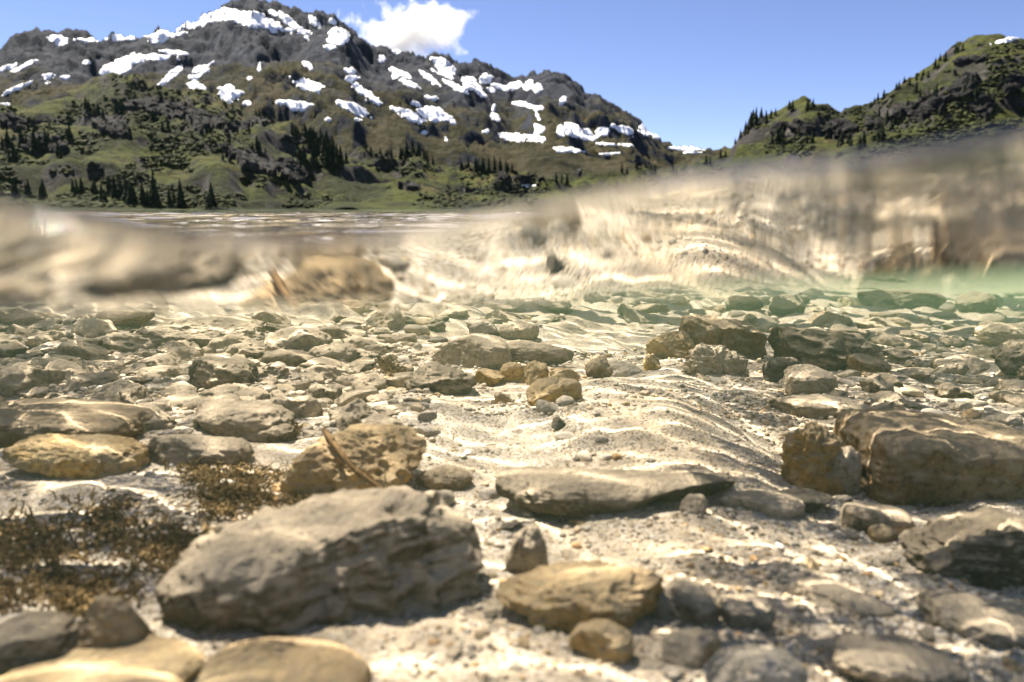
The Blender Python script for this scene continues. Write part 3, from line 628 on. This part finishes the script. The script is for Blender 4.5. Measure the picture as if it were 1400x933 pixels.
 ('pale tongue-shaped stone in front of the wide dark rock', 'beige', 1288, 752, 1372, 790, .7, dict(box=2.4, cuts=3, rough=.05, lump=.12, seed=155), -10, -.1),
 ('pale cream stone at the bottom edge right of centre', 'pale', 968, 884, 1104, 960, .7, dict(box=2.4, cuts=4, rough=.10, lump=.14, seed=157), 0, 0),
 ('cream stone at the bottom edge, first right of the ochre pebble', 'beige', 905, 862, 990, 912, .7, dict(box=2.4, cuts=4, rough=.08, lump=.14, seed=159), 8, 0),
 ('flat grey stone in the right foreground before the wide dark rock', 'silted', 1090, 795, 1230, 840, .7, dict(box=2.4, cuts=3, rough=.08, lump=.14, seed=161), -10, -.1),
 ('flat silt-covered stone at the lower right edge', 'silted', 1280, 815, 1460, 880, .7, dict(box=2.4, cuts=3, rough=.08, lump=.14, seed=163), -12, -.1),
 ('long grey stone along the bottom edge at right', 'silted', 1140, 872, 1330, 935, .6, dict(box=2.4, cuts=3, rough=.08, lump=.16, seed=165), -12, -.1),
]
heroes = []                                             # footprints (x, y, rx, ry)
HEROBOX = []
for label, mk, x0, y0, x1, y1, dr, kw, tilt, skew in HERO:
    cxp = (x0 + x1) / 2
    fx, fy, t = bed_hit(cxp, y1)
    W = (x1 - x0) / FPX * t; D = W * dr
    cy = fy + D * .42; scl = cy / fy
    tx = ray(cxp, y0); top = CAMZ + tx[2] * (cy + .12 * D) / tx[1]
    cx = fx * scl * .5 + fx * .5; W *= .5 + .5 * scl
    bz = float(bed_z(cx, cy, False)); h = max(top - bz, W * .13)
    Hs = h / .74
    kw = dict(kw); seed = kw.pop('seed')
    lvl = 5 if (x1 - x0) > 170 else 4 if (x1 - x0) > 60 else 3
    V, F = stone_verts(seed, lvl, ar=(W, D, Hs), **kw)
    V = V * np.array([W / 2, D / 2, Hs / 2]); V[:, 2] *= 1 + skew * V[:, 0] / (W / 2)
    a = R(tilt) * .6; V = np.stack([V[:, 0] * math.cos(a) - V[:, 2] * math.sin(a), V[:, 1], V[:, 0] * math.sin(a) + V[:, 2] * math.cos(a)], -1)
    V[:, 2] += bz + h - V[:, 2].max()
    me = mesh_np('stone', V + np.array([0, 0, -bz]), F)
    o = receiver(link('stone', me, M[mk])); o.location = (cx, cy, bz)
    tag(o, label, 'stone')
    heroes.append((cx, cy, W / 2, D / 2)); HEROBOX.append((x0, y0, x1, y1))

# fill stones: shapes shared, each one its own object
VAR = []
for k in range(22):
    g = np.random.default_rng(900 + k); ar = (1, g.uniform(.65, .95), g.uniform(.32, .6))
    V, F = stone_verts(900 + k, 3, box=g.uniform(2.1, 3.4), cuts=int(g.integers(5, 10)), rough=g.uniform(.08, .17), lump=.22, ar=ar)
    VAR.append(mesh_np('stone', V * np.array(ar) * .5, F))
VM = {}
def fill_mesh(k, mk):
    if (k, mk) not in VM: VM[(k, mk)] = VAR[k].copy(); VM[(k, mk)].materials.append(M[mk])
    return VM[(k, mk)]
AREAS = [  # label, group, photo region, count, size px range, materials
 ('cobble dusted with silt among the many alike in the left cobble field', 'cobbles in the left field', (-60, 436, 560, 590), 135, (28, 100), ['grey', 'grey', 'beige', 'dark', 'silted', 'silted']),
 ('cobble among the many alike far out under the water line', 'cobbles on the far bed', (480, 404, 1460, 452), 56, (26, 66), ['green', 'green', 'grey', 'beige']),
 ('flat silty cobble among the many alike on the right-hand bed', 'cobbles on the right bed', (1090, 440, 1460, 570), 30, (28, 90), ['grey', 'grey', 'beige', 'dark']),
 ('pebble among the many alike around the heap in the middle', 'pebbles around the middle heap', (520, 470, 1120, 560), 26, (12, 26), ['ochre', 'pale', 'slate', 'beige', 'grey']),
 ('small pebble among the many alike scattered over the foreground', 'pebbles over the foreground', (560, 690, 1420, 920), 34, (18, 40), ['ochre', 'pale', 'slate', 'beige', 'brown']),
]
SHADE = dict(grey='grey', beige='beige', dark='dark', green='greenish', ochre='ochre', pale='whitish', slate='slate-grey', brown='brown', silted='pale brown')
FILL = []
taken = list(heroes)
fg = np.random.default_rng(77)
def blocked(x, y, r, k=.36):
    for a, b, rx, ry in taken:
        if ((x - a) / (rx * .92 + r * k)) ** 2 + ((y - b) / (ry * .92 + r * k)) ** 2 < 1: return True
    return False
for label, grp, (x0, y0, x1, y1), cnt, (s0, s1), mats in AREAS:
    n = tries = 0
    while n < cnt and tries < cnt * 60:
        tries += 1
        px, py = fg.uniform(x0, x1), fg.uniform(y0, y1)
        x, y, t = bed_hit(px, py)
        size = math.exp(fg.uniform(math.log(s0), math.log(s1))) / FPX * t * (1.0 if tries < cnt * 25 else .6)
        if blocked(x, y, size * .5): continue
        k = int(fg.integers(len(VAR))); mk = mats[int(fg.integers(len(mats)))]
        o = receiver(link('stone', fill_mesh(k, mk))); sz = size * fg.uniform(.8, 1.15)
        o.scale = (size, size * fg.uniform(.8, 1.1), sz); o.rotation_euler = (fg.uniform(-.2, .2), fg.uniform(-.2, .2), fg.uniform(0, 6.28))
        o.location = (x, y, float(bed_z(x, y)) + sz * .01); o.name = 'pebble' if 'pebble' in grp else 'stone'; tag(o, None, 'stone', grp); FILL.append((o, SHADE[mk], 'pebble' if 'pebble' in grp else 'cobble', px, py))
        taken.append((x, y, size / 2, size / 2)); n += 1

import re
SHORT = [re.split(r' (?:with|in|at|behind|on|left|right|cut|beside|between|lying|leaning|under|far|tucked|before|filling|just|above|touching|alone|standing|tilted|and|below|low|along|of|across|a dark)\b|,', h_[0])[0] for h_ in HERO]
ok_h = [i for i, n_ in enumerate(SHORT) if SHORT.count(n_) == 1 and len(n_.split()) > 1]
def fill_labels():
    rows = {}
    for o, col_, kind_, px, py in FILL:
        best = min(ok_h, key=lambda i: (px - (HEROBOX[i][0] + HEROBOX[i][2]) / 2) ** 2 + 9 * (py - HEROBOX[i][3]) ** 2)
        b = HEROBOX[best]; dx, dy = px - (b[0] + b[2]) / 2, py - (b[1] + b[3]) / 2
        rel = ('left of' if dx < 0 else 'right of') if abs(dx) > 2.2 * abs(dy) else ('behind' if dy < 0 else 'in front of')
        rows.setdefault((col_, kind_, rel, SHORT[best]), []).append((math.hypot(dx, dy), o))
    for (col_, kind_, rel, hn), lst in rows.items():
        for i, (_, o) in enumerate(sorted(lst, key=lambda t_: t_[0])):
            o['label'] = ('nearest ' if i == 0 else ordinal(i) + ' nearest ') + '%s %s %s the %s' % (col_, kind_, rel, hn)
fill_labels()

# loose stones too many to count, gravel and coarse sand grains
PAL = np.array([(.44, .38, .29), (.50, .45, .36), (.30, .26, .20), (.20, .18, .15), (.09, .085, .075), (.40, .26, .11), (.36, .20, .07), (.62, .58, .50), (.50, .40, .26), (.17, .12, .07)])
def scatter_stuff(name, n, regions, seed, mat):
    g = np.random.default_rng(seed); P, D, T = [], [], []
    tot = sum(r_[5] for r_ in regions)
    for (x0, y0, x1, y1, (s0, s1), wgt, pal) in regions:
        m = int(n * wgt / tot); px = g.uniform(x0, x1, m); py = g.uniform(y0, y1, m)
        dx, dy = (px - 700) / FPX, (466.5 - py) / FPX; ux, uy, uz = dx, CP + dy * SP, -SP + dy * CP
        t = np.full(m, 1.0)
        lo, hi = np.full(m, .25), np.full(m, 14.)
        for _ in range(34):
            mid = (lo + hi) / 2; under = CAMZ + uz * mid < bed_z(ux * mid, uy * mid, False); hi = np.where(under, mid, hi); lo = np.where(under, lo, mid)
        x, y = ux * hi, uy * hi
        clump = fbm(x * 6, y * 6, 0, seed, 3)
        keep = (hi < 13) & (clump > g.uniform(-.9, .5, m)); x, y, hi = x[keep], y[keep], hi[keep]; m = len(x)
        s_ = np.exp(g.uniform(math.log(s0), math.log(s1), m)) / FPX * hi * .5
        d = np.stack([s_ * g.uniform(.8, 1.3, m), s_ * g.uniform(.7, 1.1, m), s_ * g.uniform(.4, .8, m)], -1)
        P.append(np.stack([x, y, bed_z(x, y) + d[:, 2] * .35], -1)); D.append(d)
        T.append(PAL[g.choice(len(PAL), m, p=np.array(pal) / sum(pal))] * g.uniform(.75, 1.2, (m, 1)))
    o = blobs(name, np.vstack(P), np.vstack(D), g, .22, np.clip(np.vstack(T), 0, .75), mat, True); receiver(o)
gm = mat_gravel()
def loose_cobbles():
    g = np.random.default_rng(55); VS, FS, TS = [], [], []; base = 0
    U = []
    for k in range(14):
        ar = (1, g.uniform(.65, .95), g.uniform(.28, .55)); V, F = stone_verts(700 + k, 2, box=g.uniform(2.1, 3.2), cuts=4, rough=.07, lump=.13, ar=ar); U.append((V * np.array(ar) * .5, F))
    for (x0, y0, x1, y1), cnt, (s0, s1) in (((-140, 436, 600, 600), 330, (11, 34)), ((480, 402, 1540, 450), 170, (10, 34)), ((1080, 440, 1540, 600), 120, (10, 34)), ((-100, 600, 1500, 930), 90, (10, 30))):
        for _ in range(cnt):
            x, y, t = bed_hit(g.uniform(x0, x1), g.uniform(y0, y1)); sz = math.exp(g.uniform(math.log(s0), math.log(s1))) / FPX * t
            if blocked(x, y, sz * .3, .2): continue
            V, F = U[int(g.integers(14))]; a = g.uniform(0, 6.28); ca, sa = math.cos(a), math.sin(a)
            VS.append(np.stack([V[:, 0] * ca - V[:, 1] * sa, V[:, 0] * sa + V[:, 1] * ca, V[:, 2]], -1) * sz + (x, y, float(bed_z(x, y)) + sz * .06)); FS.append(F + base); base += len(V)
            TS.append(np.repeat((PAL[g.choice(len(PAL), p=np.array([6, 6, 4, 3, 1, .8, .4, 1, 2, .5]) / 24.7)] * g.uniform(.7, 1.1))[None], len(V), 0))
    me = mesh_np('loose_cobbles', np.vstack(VS), np.vstack(FS)); at = me.attributes.new('tint', 'FLOAT_COLOR', 'POINT')
    T = np.vstack(TS); at.data.foreach_set('color', np.hstack([T, np.ones((len(T), 1))]).ravel())
    tag(receiver(link('loose_cobbles', me, gm)), kind='stuff')
loose_cobbles()
P_ALL = [5, 4, 3, 2, 2, 2, 1, 2, 3, 1]; P_SILT = [6, 6, 3, 1, .6, .5, .2, 1, 2, .3]
scatter_stuff('gravel', 15000, [(-120, 440, 600, 600, (3, 15), 3, P_SILT), (1000, 440, 1520, 600, (3, 12), 1.6, P_SILT), (500, 480, 1100, 570, (2.5, 10), 1.6, P_ALL),
                               (-100, 600, 1500, 940, (2.5, 11), 3.0, P_ALL), (560, 690, 1420, 940, (4, 16), .7, P_ALL), (200, 640, 460, 740, (4, 14), .6, P_ALL)], 301, gm)
scatter_stuff('coarse_sand', 14000, [(760, 520, 1110, 660, (1.6, 4.2), 4, P_ALL), (540, 540, 800, 660, (1.4, 3.2), 1.2, P_ALL), (500, 660, 1400, 930, (2, 5.5), 3.0, P_ALL), (100, 600, 700, 930, (2, 5), 1.6, P_ALL)], 302, gm)

# ------------------------------------------------------------------ algae, twig
def tube_strands(name, strands, mat, parent=None):
    V, F = [], []
    for pts, r0, r1 in strands:
        pts = np.array(pts); n = len(pts); b = len(V)
        for i, p in enumerate(pts):
            d = pts[min(i + 1, n - 1)] - pts[max(i - 1, 0)]; d = d / (np.linalg.norm(d) + 1e-9)
            u = np.cross(d, (.31, .2, .93)); u /= np.linalg.norm(u) + 1e-9; v_ = np.cross(d, u); r = r0 + (r1 - r0) * i / (n - 1)
            for q in range(4): V.append(p + r * (u * math.cos(q * 1.5708) + v_ * math.sin(q * 1.5708)))
        for i in range(n - 1):
            for q in range(4): F.append((b + i * 4 + q, b + i * 4 + (q + 1) % 4, b + i * 4 + 4 + (q + 1) % 4, b + i * 4 + 4 + q))
    return receiver(link(name, mesh_np(name, V, F), mat, parent))
m_alga = mat_plain('brown_algae', (.09, .057, .022), (.29, .20, .09), 60)
m_twig = mat_plain('twig_bark', (.09, .05, .022), (.20, .125, .06), 120)
def alga(label, box, n, length, seed, rad=.0011):
    g = np.random.default_rng(seed); x0, y0, x1, y1 = box
    c = bed_hit((x0 + x1) / 2, (y0 + y1) / 2); base = link('algae_clump', None); base.location = (c[0], c[1], float(bed_z(c[0], c[1])))
    tag(base, label, 'algae'); S = []
    cc = g.uniform((.05, .1), (.95, .9), (max(3, n // 160), 2))
    UV = cc[g.integers(len(cc), size=n)] + g.normal(0, .075 if n > 500 else .14, (n, 2))
    cells = {}
    for u, v in UV.tolist():
        key = (round(u * 24), round(v * 16))
        if key not in cells: cells[key] = bed_hit(x0 + key[0] / 24 * (x1 - x0), y0 + key[1] / 16 * (y1 - y0))
        x, y, _t = cells[key]; x += g.normal(0, .004); y += g.normal(0, .008)
        p = np.array([x, y, float(bed_z(x, y))]) - np.array(base.location); pts = [p]; d = g.normal(0, .8, 3) + (0, 0, .9); l = length * g.uniform(.5, 1.3) / 6
        for i in range(6):
            d = d / np.linalg.norm(d); p = p + d * l; pts.append(p); d = d + g.normal(0, .75, 3) + (0, 0, -.16)
        r = rad * g.uniform(.6, 1.6); S.append((pts, r, r * .4))
    tag(tube_strands('frond', S, m_alga, base), kind='stuff')
alga('brown feathery algae mat spread left of the big grey boulder', (-80, 680, 320, 840), 2300, .019, 1, .0012)
alga('brown algae with reddish bits behind the big grey boulder', (230, 640, 440, 712), 2200, .019, 2, .0010)
alga('small dark algae tuft standing beside the grey rock in the middle', (524, 492, 550, 532), 520, .035, 3, .0014)
alga('reddish brown algae wisp on the dark curved slab', (366, 588, 400, 606), 140, .025, 4, .0010)
def build_twig():
    def P(px, py, depth): x, y, z = ray(px, py); return np.array([x * depth, y * depth, CAMZ + z * depth])
    dpt = bed_hit(520, 688)[2]
    path = [P(443, 588, dpt * 1.035), P(455, 606, dpt * 1.02), P(470, 626, dpt * 1.0), P(488, 645, dpt * .99), P(508, 660, dpt * .985), P(524, 672, dpt * .985)]
    r = link('twig', None); r.location = path[-1]; tag(r, 'thin brown twig leaning against the yellow-faced boulder', 'twig')
    loc = np.array(r.location); path = [p - loc for p in path]
    tube_strands('stem', [(path, .0042, .0030)], m_twig, r)
    g = np.random.default_rng(4)
    for k in range(1, 6):
        for _ in range(3):
            p = path[k] + g.normal(0, .004, 3); d = g.normal(0, 1, 3); d /= np.linalg.norm(d)
            tube_strands('side_shoot', [([p, p + d * .008, p + d * .016 + g.normal(0, .003, 3)], .0010, .0004)], m_twig, r)
build_twig()
